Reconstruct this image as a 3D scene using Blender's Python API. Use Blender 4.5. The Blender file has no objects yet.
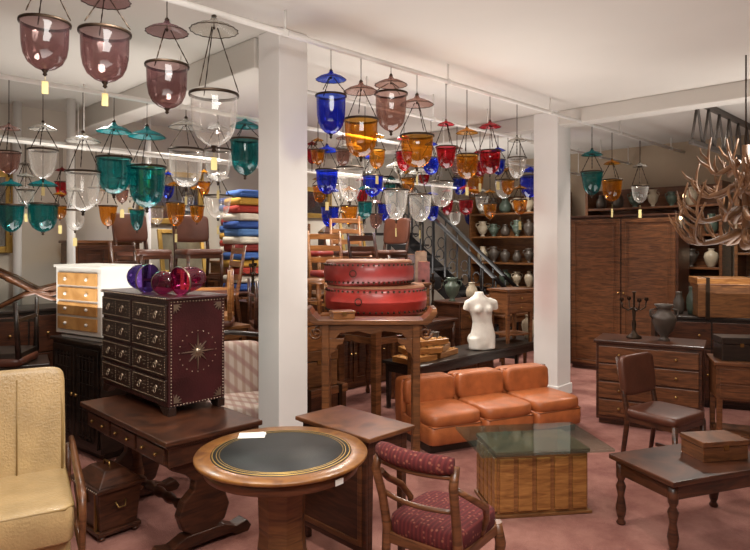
import bpy, bmesh, math, random
from mathutils import Vector, Matrix
random.seed(4)
F=620.0; HZ=245.0; H=1.7
def PX(px,Y): return (px-375)/F*Y
def PZ(py,Y): return H-(py-HZ)/F*Y
R2=math.sqrt(.5)
def lin(h):
    h=h.lstrip('#'); o=[]
    for i in (0,2,4):
        c=int(h[i:i+2],16)/255
        o.append(c/12.92 if c<=.04045 else ((c+.055)/1.055)**2.4)
    return (o[0],o[1],o[2],1)
# ---------------------------------------------------------------- materials
def base(name):
    m=bpy.data.materials.new(name); m.use_nodes=True
    nt=m.node_tree; return m,nt,nt.nodes['Principled BSDF']
def ramp(nt,c1,c2,p1=.3,p2=.7):
    r=nt.nodes.new('ShaderNodeValToRGB'); e=r.color_ramp.elements
    e[0].position=p1;e[0].color=c1;e[1].position=p2;e[1].color=c2; return r
def coords(nt,scale=(1,1,1),kind='Object'):
    t=nt.nodes.new('ShaderNodeTexCoord'); mp=nt.nodes.new('ShaderNodeMapping')
    mp.inputs['Scale'].default_value=scale
    nt.links.new(t.outputs[kind],mp.inputs['Vector']); return mp
def flat(name,c,rough=.5,metal=0,var=.18,scale=8,bump=.0,coat=0,ior=1.5):
    m,nt,b=base(name); c=lin(c)
    mp=coords(nt); n=nt.nodes.new('ShaderNodeTexNoise'); n.inputs['Scale'].default_value=scale; n.inputs['Detail'].default_value=5
    nt.links.new(mp.outputs[0],n.inputs['Vector'])
    d=tuple(x*(1-var) for x in c[:3])+(1,); e=tuple(min(1,x*(1+var*.6)) for x in c[:3])+(1,)
    r=ramp(nt,d,e); nt.links.new(n.outputs[0],r.inputs[0]); nt.links.new(r.outputs[0],b.inputs['Base Color'])
    b.inputs['Roughness'].default_value=rough; b.inputs['Metallic'].default_value=metal; b.inputs['Coat Weight'].default_value=coat
    if bump:
        n2=nt.nodes.new('ShaderNodeTexNoise'); n2.inputs['Scale'].default_value=scale*12
        nt.links.new(mp.outputs[0],n2.inputs['Vector'])
        bp=nt.nodes.new('ShaderNodeBump'); bp.inputs['Strength'].default_value=bump; bp.inputs['Distance'].default_value=.01
        nt.links.new(n2.outputs[0],bp.inputs['Height']); nt.links.new(bp.outputs[0],b.inputs['Normal'])
    return m
def wood(name,c1,c2,rough=.35,sc=(3,3,22),coat=.2):
    m,nt,b=base(name); mp=coords(nt,sc)
    n=nt.nodes.new('ShaderNodeTexNoise'); n.inputs['Scale'].default_value=1.6; n.inputs['Detail'].default_value=8; n.inputs['Distortion'].default_value=1.2
    nt.links.new(mp.outputs[0],n.inputs['Vector']); r=ramp(nt,lin(c1),lin(c2),.32,.68)
    nt.links.new(n.outputs[0],r.inputs[0]); nt.links.new(r.outputs[0],b.inputs['Base Color'])
    b.inputs['Roughness'].default_value=rough; b.inputs['Coat Weight'].default_value=coat; b.inputs['Coat Roughness'].default_value=.2
    return m
def glass(name,c,dens=.12,body=None,edge=.3,gloss=.9,rough=.03,base_=.07):
    m=bpy.data.materials.new(name); m.use_nodes=True; nt=m.node_tree; nt.nodes.clear()
    body=body or c
    out=nt.nodes.new('ShaderNodeOutputMaterial'); tr=nt.nodes.new('ShaderNodeBsdfTransparent'); tr.inputs[0].default_value=lin(c)
    df=nt.nodes.new('ShaderNodeBsdfTranslucent'); df.inputs[0].default_value=lin(body)
    d2=nt.nodes.new('ShaderNodeBsdfDiffuse'); d2.inputs[0].default_value=lin(body)
    mxd=nt.nodes.new('ShaderNodeMixShader'); mxd.inputs[0].default_value=.5
    nt.links.new(df.outputs[0],mxd.inputs[1]); nt.links.new(d2.outputs[0],mxd.inputs[2])
    mx=nt.nodes.new('ShaderNodeMixShader')
    lw=nt.nodes.new('ShaderNodeLayerWeight'); lw.inputs[0].default_value=.3
    ma=nt.nodes.new('ShaderNodeMath'); ma.operation='MULTIPLY_ADD'; ma.inputs[1].default_value=edge; ma.inputs[2].default_value=dens
    nt.links.new(lw.outputs['Facing'],ma.inputs[0]); nt.links.new(ma.outputs[0],mx.inputs[0])
    nt.links.new(tr.outputs[0],mx.inputs[1]); nt.links.new(mxd.outputs[0],mx.inputs[2])
    gl=nt.nodes.new('ShaderNodeBsdfGlossy'); gl.inputs['Roughness'].default_value=rough
    l2=nt.nodes.new('ShaderNodeLayerWeight'); l2.inputs[0].default_value=.5
    pw=nt.nodes.new('ShaderNodeMath'); pw.operation='POWER'; pw.inputs[1].default_value=4
    nt.links.new(l2.outputs['Facing'],pw.inputs[0])
    fm=nt.nodes.new('ShaderNodeMath'); fm.operation='MULTIPLY_ADD'; fm.inputs[1].default_value=gloss*.7; fm.inputs[2].default_value=base_*gloss
    nt.links.new(pw.outputs[0],fm.inputs[0])
    m2=nt.nodes.new('ShaderNodeMixShader'); nt.links.new(fm.outputs[0],m2.inputs[0])
    nt.links.new(mx.outputs[0],m2.inputs[1]); nt.links.new(gl.outputs[0],m2.inputs[2])
    nt.links.new(m2.outputs[0],out.inputs[0]); return m
def carpetmat():
    m,nt,b=base('carpet'); mp=coords(nt)
    n=nt.nodes.new('ShaderNodeTexNoise'); n.inputs['Scale'].default_value=1.8; n.inputs['Detail'].default_value=12; n.inputs['Roughness'].default_value=.7
    nt.links.new(mp.outputs[0],n.inputs['Vector']); r=ramp(nt,lin('#75453d'),lin('#a57468'),.36,.66)
    n2=nt.nodes.new('ShaderNodeTexNoise'); n2.inputs['Scale'].default_value=140
    nt.links.new(mp.outputs[0],n2.inputs['Vector'])
    bp=nt.nodes.new('ShaderNodeBump'); bp.inputs['Strength'].default_value=.5; bp.inputs['Distance'].default_value=.01
    nt.links.new(n2.outputs[0],bp.inputs['Height']); nt.links.new(bp.outputs[0],b.inputs['Normal'])
    nt.links.new(n.outputs[0],r.inputs[0]); nt.links.new(r.outputs[0],b.inputs['Base Color']); b.inputs['Roughness'].default_value=.95
    return m
def stripes(name,c1,c2,c3,scale=9,plaid=False):
    m,nt,b=base(name); mp=coords(nt)
    w1=nt.nodes.new('ShaderNodeTexWave'); w1.bands_direction='X'; w1.inputs['Scale'].default_value=scale; w1.inputs['Distortion'].default_value=.4; w1.inputs['Detail'].default_value=3
    nt.links.new(mp.outputs[0],w1.inputs['Vector'])
    r=ramp(nt,lin(c1),lin(c2),.45,.8); nt.links.new(w1.outputs['Fac'],r.inputs[0])
    if plaid:
        w2=nt.nodes.new('ShaderNodeTexWave'); w2.bands_direction='DIAGONAL'; w2.inputs['Scale'].default_value=scale*.8
        fac=w2.outputs['Fac']; rr=ramp(nt,(0,0,0,1),(.7,.7,.7,1),.5,.9)
        nt.links.new(mp.outputs[0],w2.inputs['Vector'])
    else:
        w2=nt.nodes.new('ShaderNodeTexVoronoi'); w2.inputs['Scale'].default_value=scale*3; nt.links.new(mp.outputs[0],w2.inputs['Vector'])
        fac=w2.outputs['Distance']; rr=ramp(nt,(.7,.7,.7,1),(0,0,0,1),.15,.34)
    nt.links.new(fac,rr.inputs[0])
    mix=nt.nodes.new('ShaderNodeMix'); mix.data_type='RGBA'
    nt.links.new(rr.outputs[0],mix.inputs[0]); nt.links.new(r.outputs[0],mix.inputs[6]); mix.inputs[7].default_value=lin(c3)
    nt.links.new(mix.outputs[2],b.inputs['Base Color']); b.inputs['Roughness'].default_value=.9
    return m
def emis(name,c,s):
    m,nt,b=base(name); b.inputs['Emission Color'].default_value=lin(c); b.inputs['Emission Strength'].default_value=s; return m
W_={}
W_['mahog']=wood('mahogany','#2a170f','#55301e',.34)
W_['mahog2']=wood('mahogany_light','#482a17','#7a4c2e',.34)
W_['oak']=wood('honey_oak','#7a4a22','#b07a42',.35)
W_['teak']=wood('teak','#50301a','#80542f',.4)
W_['elm']=wood('elm','#6a3e1e','#9c683c',.4)
W_['altar']=wood('altar_wood','#4a2c18','#7c4e2c',.35)
W_['dark']=wood('ebonised_wood','#14100e','#32261e',.35)
W_['pale']=wood('pale_ash','#a87438','#cc9a5c',.45,(3,22,3),0)
W_['rim']=wood('table_rim','#6a4020','#96642f',.32,(6,6,6),.3)
M={}
M['wall']=flat('wall_plaster','#c6bdb0',.9,var=.08,scale=1.5)
M['wall2']=flat('wall_plaster_warm','#b09e88',.9,var=.15,scale=1.2)
M['ceil']=flat('ceiling_plaster','#c8c2ba',.9,var=.05,scale=.8)
M['col']=flat('column_paint','#dedad6',.6,var=.05,scale=2)
M['pipe']=flat('white_pipe','#dcd8d2',.75,var=.05)
M['carpet']=carpetmat()
M['brass']=flat('aged_brass','#9c7a48',.35,.9,var=.3)
M['iron']=flat('dark_bronze','#3a2d22',.45,.8,var=.3)
M['stud']=flat('nickel_stud','#b0a08c',.35,.9,var=.2)
M['stud2']=flat('dull_nickel_stud','#8a7a66',.45,.85,var=.2)
M['black']=flat('black_iron','#2a2828',.45,.4)
M['burg']=flat('oxblood_leather','#381618',.35,var=.4,scale=7,bump=.25,coat=.15)
M['burg2']=flat('brown_black_leather','#2e1c15',.38,var=.45,scale=9,bump=.35,coat=.15)
M['cream']=flat('cream_leather','#b99c6e',.34,var=.16,scale=7,bump=.3,coat=.12)
M['cream2']=flat('cream_leather_piping','#947848',.4,var=.1)
M['tan']=flat('tan_leather','#b06438',.36,var=.25,scale=9,bump=.35,coat=.1)
M['tan2']=flat('tan_leather_piping','#7c4420',.5,var=.2)
M['brownl']=flat('brown_leather','#583224',.4,var=.25,scale=6,bump=.12)
M['blackl']=flat('black_desk_leather','#131414',.5,var=.3,scale=9,bump=.15)
M['white']=flat('white_lacquer','#d6d2ca',.4,var=.04)
M['red']=flat('red_lacquer','#8c261e',.4,var=.3,scale=6,coat=.25)
M['red2']=flat('deep_red_lacquer','#761f1b',.4,var=.35,scale=6,coat=.25)
M['hide']=flat('drum_skin','#8e5f42',.6,var=.25)
M['marble']=flat('white_marble','#dcd6cc',.55,var=.14,scale=9,bump=.2)
M['tag']=flat('paper_tag','#ccba80',.8,var=.05)
M['paper']=flat('white_paper','#ece8e0',.8,var=.03)
M['fab']=stripes('plaid_fabric','#b8a89c','#a48c7e','#94706a',5,True)
M['pat']=stripes('woven_red_upholstery','#501618','#64201f','#9a5c48',15)
M['antler']=flat('antler','#7c5636',.5,var=.4,scale=10)
M['gold']=flat('gold_tooling','#c09c54',.35,.7)
M['pot']=flat('bronze_pottery','#50463e',.45,.2,var=.35)
M['pot2']=flat('green_pottery','#4e5a4e',.35,.0,var=.3)
M['pot3']=flat('cream_pottery','#b4a48c',.4,.0,var=.2)
M['mirror']=flat('mirror_silver','#8a8580',.15,.9,var=.1)
M['truss']=flat('dark_painted_steel','#5c554f',.6,.1,var=.1)
M['canvas']=flat('dim_canvas','#7c7460',.8,var=.5,scale=5)
M['bulb']=emis('warm_bulb','#ffd9a0',4)
TX=[flat('textile_%d'%i,c,.95,var=.15,bump=.3) for i,c in enumerate(['#2c4a8c','#c8bfb0','#9c3428','#b88c38','#3a5c9c','#7c2a26','#ccc4b4','#4a6ea0'])]
RG=[flat('rug_%d'%i,c,.95,var=.35,scale=14,bump=.3) for i,c in enumerate(['#5a2c28','#6c5444','#4c3c3c','#7c6450'])]
GC={'purple':('#bca09e','#785860'),'mauve':('#d0b4aa','#98746e'),'clear':('#faf8f6','#f4f0ea'),'teal':('#54b8b8','#108088'),
 'blue':('#4e6ce4','#1c3cc0'),'amber':('#eeba5c','#c08020'),'red':('#dc4c5c','#ac2030'),'indigo':('#6c4ca0','#482878'),'magenta':('#c84884','#a81c60')}
G={k:glass(k+'_glass',a,.08 if k not in('clear',) else .05,b,.22 if k!='clear' else .42) for k,(a,b) in GC.items()}
GCAP={k:glass(k+'_cap_glass',a,.3,b,.2,.35,.15) for k,(a,b) in GC.items()}
GCAP['clear']=glass('clear_cap_glass','#dcd8d0',.2,'#c4c0b8',.25,.35,.2)
G['table']=glass('table_glass','#e2eeea',.02,'#9cb4a8',.04,.7)
# ---------------------------------------------------------------- mesh builder
class MB:
    def __init__(s): s.v=[];s.f=[];s.s=[]
    def add(s,vs,fs,sm=False):
        o=len(s.v); s.v+=[tuple(v) for v in vs]; s.f+=[tuple(i+o for i in f) for f in fs]; s.s+=[sm]*len(fs); return s
    def box(s,c,d,rx=0,ry=0,rz=0,tp=1,tpy=None):
        if tpy is None: tpy=tp
        x,y,z=d[0]/2,d[1]/2,d[2]/2
        vs=[(-x,-y,-z),(x,-y,-z),(x,y,-z),(-x,y,-z),(-x*tp,-y*tpy,z),(x*tp,-y*tpy,z),(x*tp,y*tpy,z),(-x*tp,y*tpy,z)]
        Rm=Matrix.Rotation(rz,3,'Z')@Matrix.Rotation(ry,3,'Y')@Matrix.Rotation(rx,3,'X')
        vs=[Rm@Vector(v)+Vector(c) for v in vs]
        return s.add(vs,[(3,2,1,0),(4,5,6,7),(0,1,5,4),(1,2,6,5),(2,3,7,6),(3,0,4,7)])
    def tube(s,pts,r,n=8,cap=True):
        pts=[Vector(p) for p in pts]; m=len(pts)
        rs=r if isinstance(r,(list,tuple)) else [r]*m
        vs=[];fs=[]; prev=None
        for i,p in enumerate(pts):
            t=(pts[min(i+1,m-1)]-pts[max(i-1,0)]).normalized()
            if prev is None:
                a=Vector((0,0,1)) if abs(t.z)<.9 else Vector((1,0,0))
                x=t.cross(a).normalized()
            else:
                x=(prev-t*prev.dot(t)).normalized()
            prev=x; y=t.cross(x)
            for k in range(n):
                a=2*math.pi*k/n; vs.append(p+(x*math.cos(a)+y*math.sin(a))*rs[i])
        for i in range(m-1):
            for k in range(n):
                fs.append((i*n+k,i*n+(k+1)%n,(i+1)*n+(k+1)%n,(i+1)*n+k))
        s.add(vs,fs,True)
        if cap:
            o=len(s.v)-len(vs)
            s.f.append(tuple(o+k for k in reversed(range(n)))); s.s.append(False)
            s.f.append(tuple(o+(m-1)*n+k for k in range(n))); s.s.append(False)
        return s
    def cyl(s,p0,p1,r0,r1=None,n=14): return s.tube([p0,p1],[r0,r0 if r1 is None else r1],n)
    def lathe(s,prof,c=(0,0,0),n=24,cap=False,sm=True,ang0=0,flute=0):
        vs=[];fs=[];m=len(prof)
        for r,z in prof:
            for k in range(n):
                a=2*math.pi*k/n+ang0; rr=r*(1+flute*(1 if k%2 else -1)); vs.append((c[0]+rr*math.cos(a),c[1]+rr*math.sin(a),c[2]+z))
        for i in range(m-1):
            for k in range(n): fs.append((i*n+k,i*n+(k+1)%n,(i+1)*n+(k+1)%n,(i+1)*n+k))
        o=len(s.v); s.add(vs,fs,sm)
        if cap:
            s.f.append(tuple(o+k for k in reversed(range(n)))); s.s.append(False)
            s.f.append(tuple(o+(m-1)*n+k for k in range(n))); s.s.append(False)
        return s
    def sph(s,c,r,n=10,sc=(1,1,1)):
        return s.pillow(c,(2*r*sc[0],2*r*sc[1],2*r*sc[2]),1,n,max(4,n//2+1))
    def pillow(s,c,d,p=.35,n=24,m=12,rx=0,ry=0,rz=0):
        vs=[];fs=[]; g=lambda v:math.copysign(abs(v)**p,v)
        Rm=Matrix.Rotation(rz,3,'Z')@Matrix.Rotation(ry,3,'Y')@Matrix.Rotation(rx,3,'X')
        for i in range(m+1):
            la=-math.pi/2+math.pi*i/m; la=max(-1.5607,min(1.5607,la))
            for k in range(n):
                lo=2*math.pi*(k+.5)/n
                vs.append(Rm@Vector((d[0]/2*g(math.cos(la))*g(math.cos(lo)),d[1]/2*g(math.cos(la))*g(math.sin(lo)),d[2]/2*g(math.sin(la))))+Vector(c))
        for i in range(m):
            for k in range(n): fs.append((i*n+k,i*n+(k+1)%n,(i+1)*n+(k+1)%n,(i+1)*n+k))
        fs.append(tuple(reversed(range(n)))); fs.append(tuple(m*n+k for k in range(n)))
        return s.add(vs,fs,True)
    def prism(s,poly,a,b,plane='xz'):
        n=len(poly)
        def q(p,t):
            return {'xz':(p[0],t,p[1]),'yz':(t,p[0],p[1]),'xy':(p[0],p[1],t)}[plane]
        vs=[q(p,a) for p in poly]+[q(p,b) for p in poly]
        fs=[tuple(range(n)),tuple(reversed(range(n,2*n)))]+[((i+1)%n,i,n+i,n+(i+1)%n) for i in range(n)]
        return s.add(vs,fs)
def part(mb,name,mat,parent=None,bevel=0,label=None,stuff=False,loc=(0,0,0),rot=(0,0,0)):
    me=bpy.data.meshes.new(name); me.from_pydata(mb.v,[],mb.f); me.update()
    me.polygons.foreach_set('use_smooth',mb.s)
    bm=bmesh.new(); bm.from_mesh(me); bmesh.ops.recalc_face_normals(bm,faces=bm.faces); bm.to_mesh(me); bm.free()
    me.materials.append(mat)
    o=bpy.data.objects.new(name,me); bpy.context.collection.objects.link(o)
    o.location=loc; o.rotation_euler=rot
    if parent: o.parent=parent
    if bevel:
        b=o.modifiers.new('bevel','BEVEL'); b.width=bevel; b.segments=2; b.limit_method='ANGLE'; b.angle_limit=.7
    if label: o['label']=label
    if stuff: o['kind']='stuff'
    return o
def meta(o,label,cat,group=None):
    o['label']=label; o['category']=cat
    if group: o['group']=group
    return o
def thing(name,label,cat,loc=(0,0,0),rz=0,group=None,rx=0,ry=0):
    o=bpy.data.objects.new(name,None); o.empty_display_size=.1; bpy.context.collection.objects.link(o)
    o.location=loc; o.rotation_euler=(math.radians(rx),math.radians(ry),math.radians(rz)); return meta(o,label,cat,group)
def near(N,w,d,rz,z=0):
    t=math.radians(rz); c,s_=math.cos(t),math.sin(t)
    lx,ly=-w/2,d/2
    return (N[0]+c*lx-s_*ly,N[1]+s_*lx+c*ly,z)
def cs(c,s): return ((s-c)/2,(s+c)/2)   # c=Y-X , s=X+Y
# ---------------------------------------------------------------- room
CMIN,CMAX,SMIN,SMAX,CH=-6,10.5,-3,13.5,3.2
def slab(name,c0,c1,s0,s1,z0,z1,mat,bev=0):
    x,y=cs((c0+c1)/2,(s0+s1)/2)
    o=part(MB().box((0,0,0),((s1-s0)*R2,(c1-c0)*R2,z1-z0)),name,mat,loc=(x,y,(z0+z1)/2),rot=(0,0,math.pi/4),bevel=bev)
    o['kind']='structure'; return o
slab('floor',CMIN,CMAX,SMIN,SMAX,-.1,0,M['carpet'])
slab('ceiling',CMIN,CMAX,SMIN,SMAX,CH,CH+.1,M['ceil'])
slab('wall_left',CMAX,CMAX+.2,SMIN,SMAX,0,CH,M['wall'])
slab('wall_back',CMIN,CMAX,SMAX,SMAX+.2,0,CH,M['wall2'])
slab('wall_right',CMIN-.2,CMIN,SMIN,SMAX,0,CH,M['wall'])
slab('wall_front',CMIN,CMAX,SMIN-.2,SMIN,0,CH,M['wall'])
slab('trim_1',5.34,CMAX,3.60,3.95,2.98,CH,M['ceil'],.01)
slab('trim_2',CMIN,CMAX,9.0,9.32,3.04,CH,M['ceil'],.01)
slab('baseboard_left',CMAX-.04,CMAX,SMIN,SMAX,0,.12,M['white'])
slab('baseboard_back',CMIN,CMAX,SMAX-.04,SMAX,0,.12,M['white'])
def truss(c):
    s0,s1=9.4,13.45; x,y=cs(c,(s0+s1)/2); L=(s1-s0)*R2
    o=thing('roof_truss','dark painted steel roof truss below the ceiling','truss',(x,y,2.72),45,'steel roof trusses')
    part(MB().box((0,0,.02),(L,.05,.04)),'bottom_chord',M['truss'],o)
    part(MB().box((0,0,.45),(L,.05,.05)),'top_chord',M['truss'],o)
    n=8
    for i in range(n):
        a=-L/2+L*i/n; b=-L/2+L*(i+1)/n
        part(MB().tube([(a+.02,0,.04),((a+b)/2,0,.43),(b-.02,0,.04)],.014,6),'web_bar',M['truss'],o)
truss(3.05); truss(1.6)
def column(c,s,side):
    x,y=cs(c,s)
    o=thing('column','white painted square structural column reaching the ceiling','column',(x,y,0),45)
    part(MB().box((0,0,(CH)/2),(side,side,CH)),'shaft',M['col'],o,.006)
    part(MB().box((0,0,.06),(side+.03,side+.03,.12)),'plinth',M['col'],o,.006)
column(5.09,3.774,.25); column(5.09,9.16,.30)
def post(c,s):
    x,y=cs(c,s)
    o=thing('slim_post','slim white painted steel post reaching the ceiling','post',(x,y,0))
    part(MB().cyl((0,0,0),(0,0,CH),.042),'shaft',M['col'],o)
    part(MB().lathe([(.058,.0),(.058,.03),(.043,.04)],n=16),'base_plate',M['col'],o)
post(9.5,3.25); post(9.75,4.51); post(10.25,2.75)
# rails
RAILS={1:(4.53,3.05,.019),2:(6.48,2.80,.017),3:(8.5,2.60,.016),4:(5.6,2.95,.015),5:(9.6,2.75,.015)}
for k,(c,z,r) in RAILS.items():
    s1=SMAX-.01 if k!=3 else 12.6
    x0,y0=cs(c,SMIN+.001 if k!=4 else 4.3); x1,y1=cs(c,s1)
    L=math.hypot(x1-x0,y1-y0)
    o=thing('hanging_rail','white painted steel pipe rail hung below the ceiling','rail',((x0+x1)/2,(y0+y1)/2,z),45)
    part(MB().cyl((-L/2,0,0),(L/2,0,0),r),'pipe',M['pipe'],o)
    n=7
    for i in range(n):
        t=-L/2+L*(i+.5)/n+.35
        if t>L/2-.05: continue
        part(MB().cyl((t,0,0),(t,0,CH-z),.006).lathe([(r+.006,-.02),(r+.006,.02)],(t,0,0),12),'pipe_bracket',M['pipe'],o)
# ---------------------------------------------------------------- lanterns
rl=random.Random(11)
def lantern(px,rimy,w,bot,capy,col,rail=1,Y=None,tag=None,capcol=None,zt=None,grp='bell jar lanterns hanging from the rails'):
    k=(px-375)/F
    if Y is None:
        c,zt,_=RAILS[rail]; Y=c/(1-k); zt-=.015
    else: zt=zt or CH
    tg=rl.random()<.22
    if tag is None: tag=tg and w<35
    X=k*Y; D=w*Y/F; hb=(bot-rimy)*Y/F*.93; zr=PZ(rimy,Y); zc=PZ(capy,Y)
    zc=min(zc,zt-.05); zc=max(zc,zr+.08)
    nm={'clear':'clear','purple':'smoky purple','mauve':'pale mauve','teal':'teal green','blue':'cobalt blue','amber':'amber','red':'ruby red','indigo':'indigo'}[col]
    o=thing('hanging_lantern','%s glass bell jar lantern with smoke cap%s'%(nm,' and paper tag' if tag else ''),'lantern',(X,Y,zr),random.uniform(0,60),grp)
    v=rl.random() if w<30 else 0
    prof=[(.5,.03),(.485,0),(.47,-.1),(.465-.03*v,-.3),(.455-.05*v,-.5),(.42-.06*v,-.68),(.34-.06*v,-.84),(.2-.03*v,-.95),(.07,-1.0)]
    part(MB().lathe([(r*D,z*hb) for r,z in prof],n=28),'glass_bell',G[col],o)
    part(MB().lathe([(.075*D,-.99*hb),(.06*D,-1.02*hb),(.03*D,-1.05*hb),(.05*D,-1.09*hb),(.0*D+.001,-1.13*hb)],n=12),'finial',M['iron'],o)
    part(MB().lathe([(.49*D,-.03*D),(.512*D,-.03*D),(.517*D,.0),(.512*D,.03*D),(.49*D,.03*D),(.49*D,-.03*D)],n=28),'rim',M['iron'],o)
    hc=zc-zr; rr=max(.0026,Y*.00055)
    for i in range(3):
        a=i*2*math.pi/3
        e=Vector((.5*D*math.cos(a),.5*D*math.sin(a),.02)); t=Vector((.02*math.cos(a),.02*math.sin(a),hc))
        mb=MB(); N=9
        mb.tube([e.lerp(t,j/N) for j in range(N+1)],[rr*(1.6 if j%2 else .9) for j in range(N+1)],5)
        part(mb,'chain',M['iron'],o)
    cd=D*(.98 if w>=30 else rl.uniform(.8,1.0))
    part(MB().lathe([(.5*cd,-.06*cd),(.45*cd,-.02*cd),(.36*cd,.04*cd),(.22*cd,.10*cd),(.12*cd,.13*cd),(.07*cd,.18*cd),(.04*cd,.25*cd)],(0,0,hc),32,flute=.035),'smoke_cap',GCAP[capcol or col],o)
    part(MB().lathe([(.49*cd,-.065*cd),(.51*cd,-.06*cd),(.495*cd,-.045*cd),(.49*cd,-.065*cd)],(0,0,hc),32,flute=.03),'cap_edge',M['iron'],o)
    part(MB().lathe([(.04*cd,.22*cd),(.06*cd,.25*cd),(.03*cd,.29*cd),(.002,.32*cd)],(0,0,hc),10),'cap_knob',M['iron'],o)
    part(MB().cyl((0,0,hc-.01),(0,0,zt-zr),rr*1.1,n=6).sph((0,0,hc),rr*3.5,6),'hanging_wire',M['iron'],o)
    if tag:
        s=Y/F; ty=-hb*1.13
        q=.85 if w>=40 else .55
        part(MB().cyl((0,0,ty+.0),(.0,0,ty-5*s),.0015,n=4).box((0,0,ty-(5+7*q)*s),(7*q*s,.002,15*q*s),rz=.3),'price_tag',M['tag'],o)
L=lantern
L(45,23,47,74,-22,'purple',tag=True); L(105,33,49,86,-2,'purple',tag=True); L(167,66,42,112,30,'purple')
L(214,95,48,150,28,'clear',tag=True)
L(331,96,31,137,78,'blue',tag=False); L(361,120,35,160,90,'amber',capcol='mauve'); L(391,94,33,134,88,'mauve',tag=False); L(417,136,34,170,103,'amber',tag=True,capcol='mauve')
L(446,147,21,170,124,'red'); L(467,155,23,181,132,'amber',tag=True); L(490,151,22,176,126,'red')
L(517,158,19,180,140,'clear')
L(114,158,34,197,130,'teal',2,tag=False); L(147,167,37,211,135,'teal',2,tag=False); L(245,140,30,178,122,'teal',2,tag=False); L(186,150,34,190,126,'clear',2,tag=True)
L(218,150,27,184,128,'clear',2); L(83,172,33,214,140,'clear',2); L(43,150,28,181,128,'clear',2,tag=True); L(9,152,22,176,128,'mauve',2)
L(327,170,23,196,150,'blue',2,tag=True); L(350,168,27,204,147,'clear',2); L(373,176,21,198,157,'blue',2); L(396,190,25,222,166,'clear',2,tag=True); L(420,195,24,224,172,'clear',2,tag=True)
L(442,182,23,209,160,'clear',2); L(475,176,18,196,162,'amber',2); L(504,180,18,200,164,'clear',2); L(530,176,21,199,160,'blue',2,capcol='blue')
L(592,172,22,197,154,'teal',1); L(612,180,20,203,163,'amber',1); L(640,186,17,204,166,'clear',1)
L(11,205,25,234,184,'teal',3,tag=False); L(43,204,29,234,184,'teal',3,tag=False); L(75,210,20,232,190,'clear',3); L(137,210,15,232,196,'teal',3); L(176,203,20,228,184,'amber',3,tag=True); L(197,206,15,224,188,'amber',3); L(218,196,28,220,176,'clear',3)
L(108,206,18,228,190,'amber',3); L(157,208,13,226,194,'clear',3)
L(312,150,12,165,140,'red',3); L(330,207,19,229,190,'blue',3); L(349,206,18,226,190,'amber',3); L(368,158,14,174,148,'clear',3); L(460,178,16,196,165,'blue',3,capcol='amber'); L(447,200,13,216,190,'red',3)
L(384,204,15,222,190,'blue',3); L(408,178,14,194,166,'amber',3); L(432,206,14,222,194,'blue',3); L(482,196,14,212,184,'clear',3)
L(343,150,15,167,138,'mauve',4); L(377,150,17,170,136,'amber',4); L(404,152,17,172,138,'red',4); L(431,158,17,176,144,'blue',4); L(457,160,14,176,148,'mauve',4); L(480,162,14,178,152,'red',4); L(498,160,15,176,150,'blue',4); L(508,180,14,196,170,'amber',4)
L(318,150,14,166,140,'amber',4); L(520,200,15,216,188,'amber',4); L(466,200,15,216,188,'red',4); L(490,204,14,220,192,'amber',4); L(365,202,15,220,188,'teal',4)
L(340,184,13,200,174,'clear',5); L(362,190,13,206,180,'red',5); L(390,184,12,198,174,'teal',5); L(415,182,12,196,172,'clear',5)
L(25,176,14,192,164,'clear',5); L(62,182,14,198,170,'red',5); L(130,186,14,202,174,'clear',5); L(168,186,13,200,174,'blue',5); L(204,182,13,197,172,'amber',5)
L(96,188,16,206,174,'clear',3); L(122,190,13,204,178,'mauve',3); L(150,180,14,196,168,'amber',5); L(188,196,13,212,184,'clear',5); L(26,190,16,208,176,'clear',3); L(60,206,13,220,194,'amber',3)
L(320,186,15,204,172,'amber',3); L(341,222,13,236,212,'clear',3); L(360,224,12,237,214,'clear',5); L(376,214,14,230,202,'mauve',3); L(400,160,13,176,150,'clear',3); L(424,170,13,186,160,'red',3); L(438,166,12,180,156,'clear',5); L(455,212,12,226,202,'clear',3); L(470,212,12,226,202,'blue',5); L(508,206,12,220,196,'clear',5)
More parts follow.
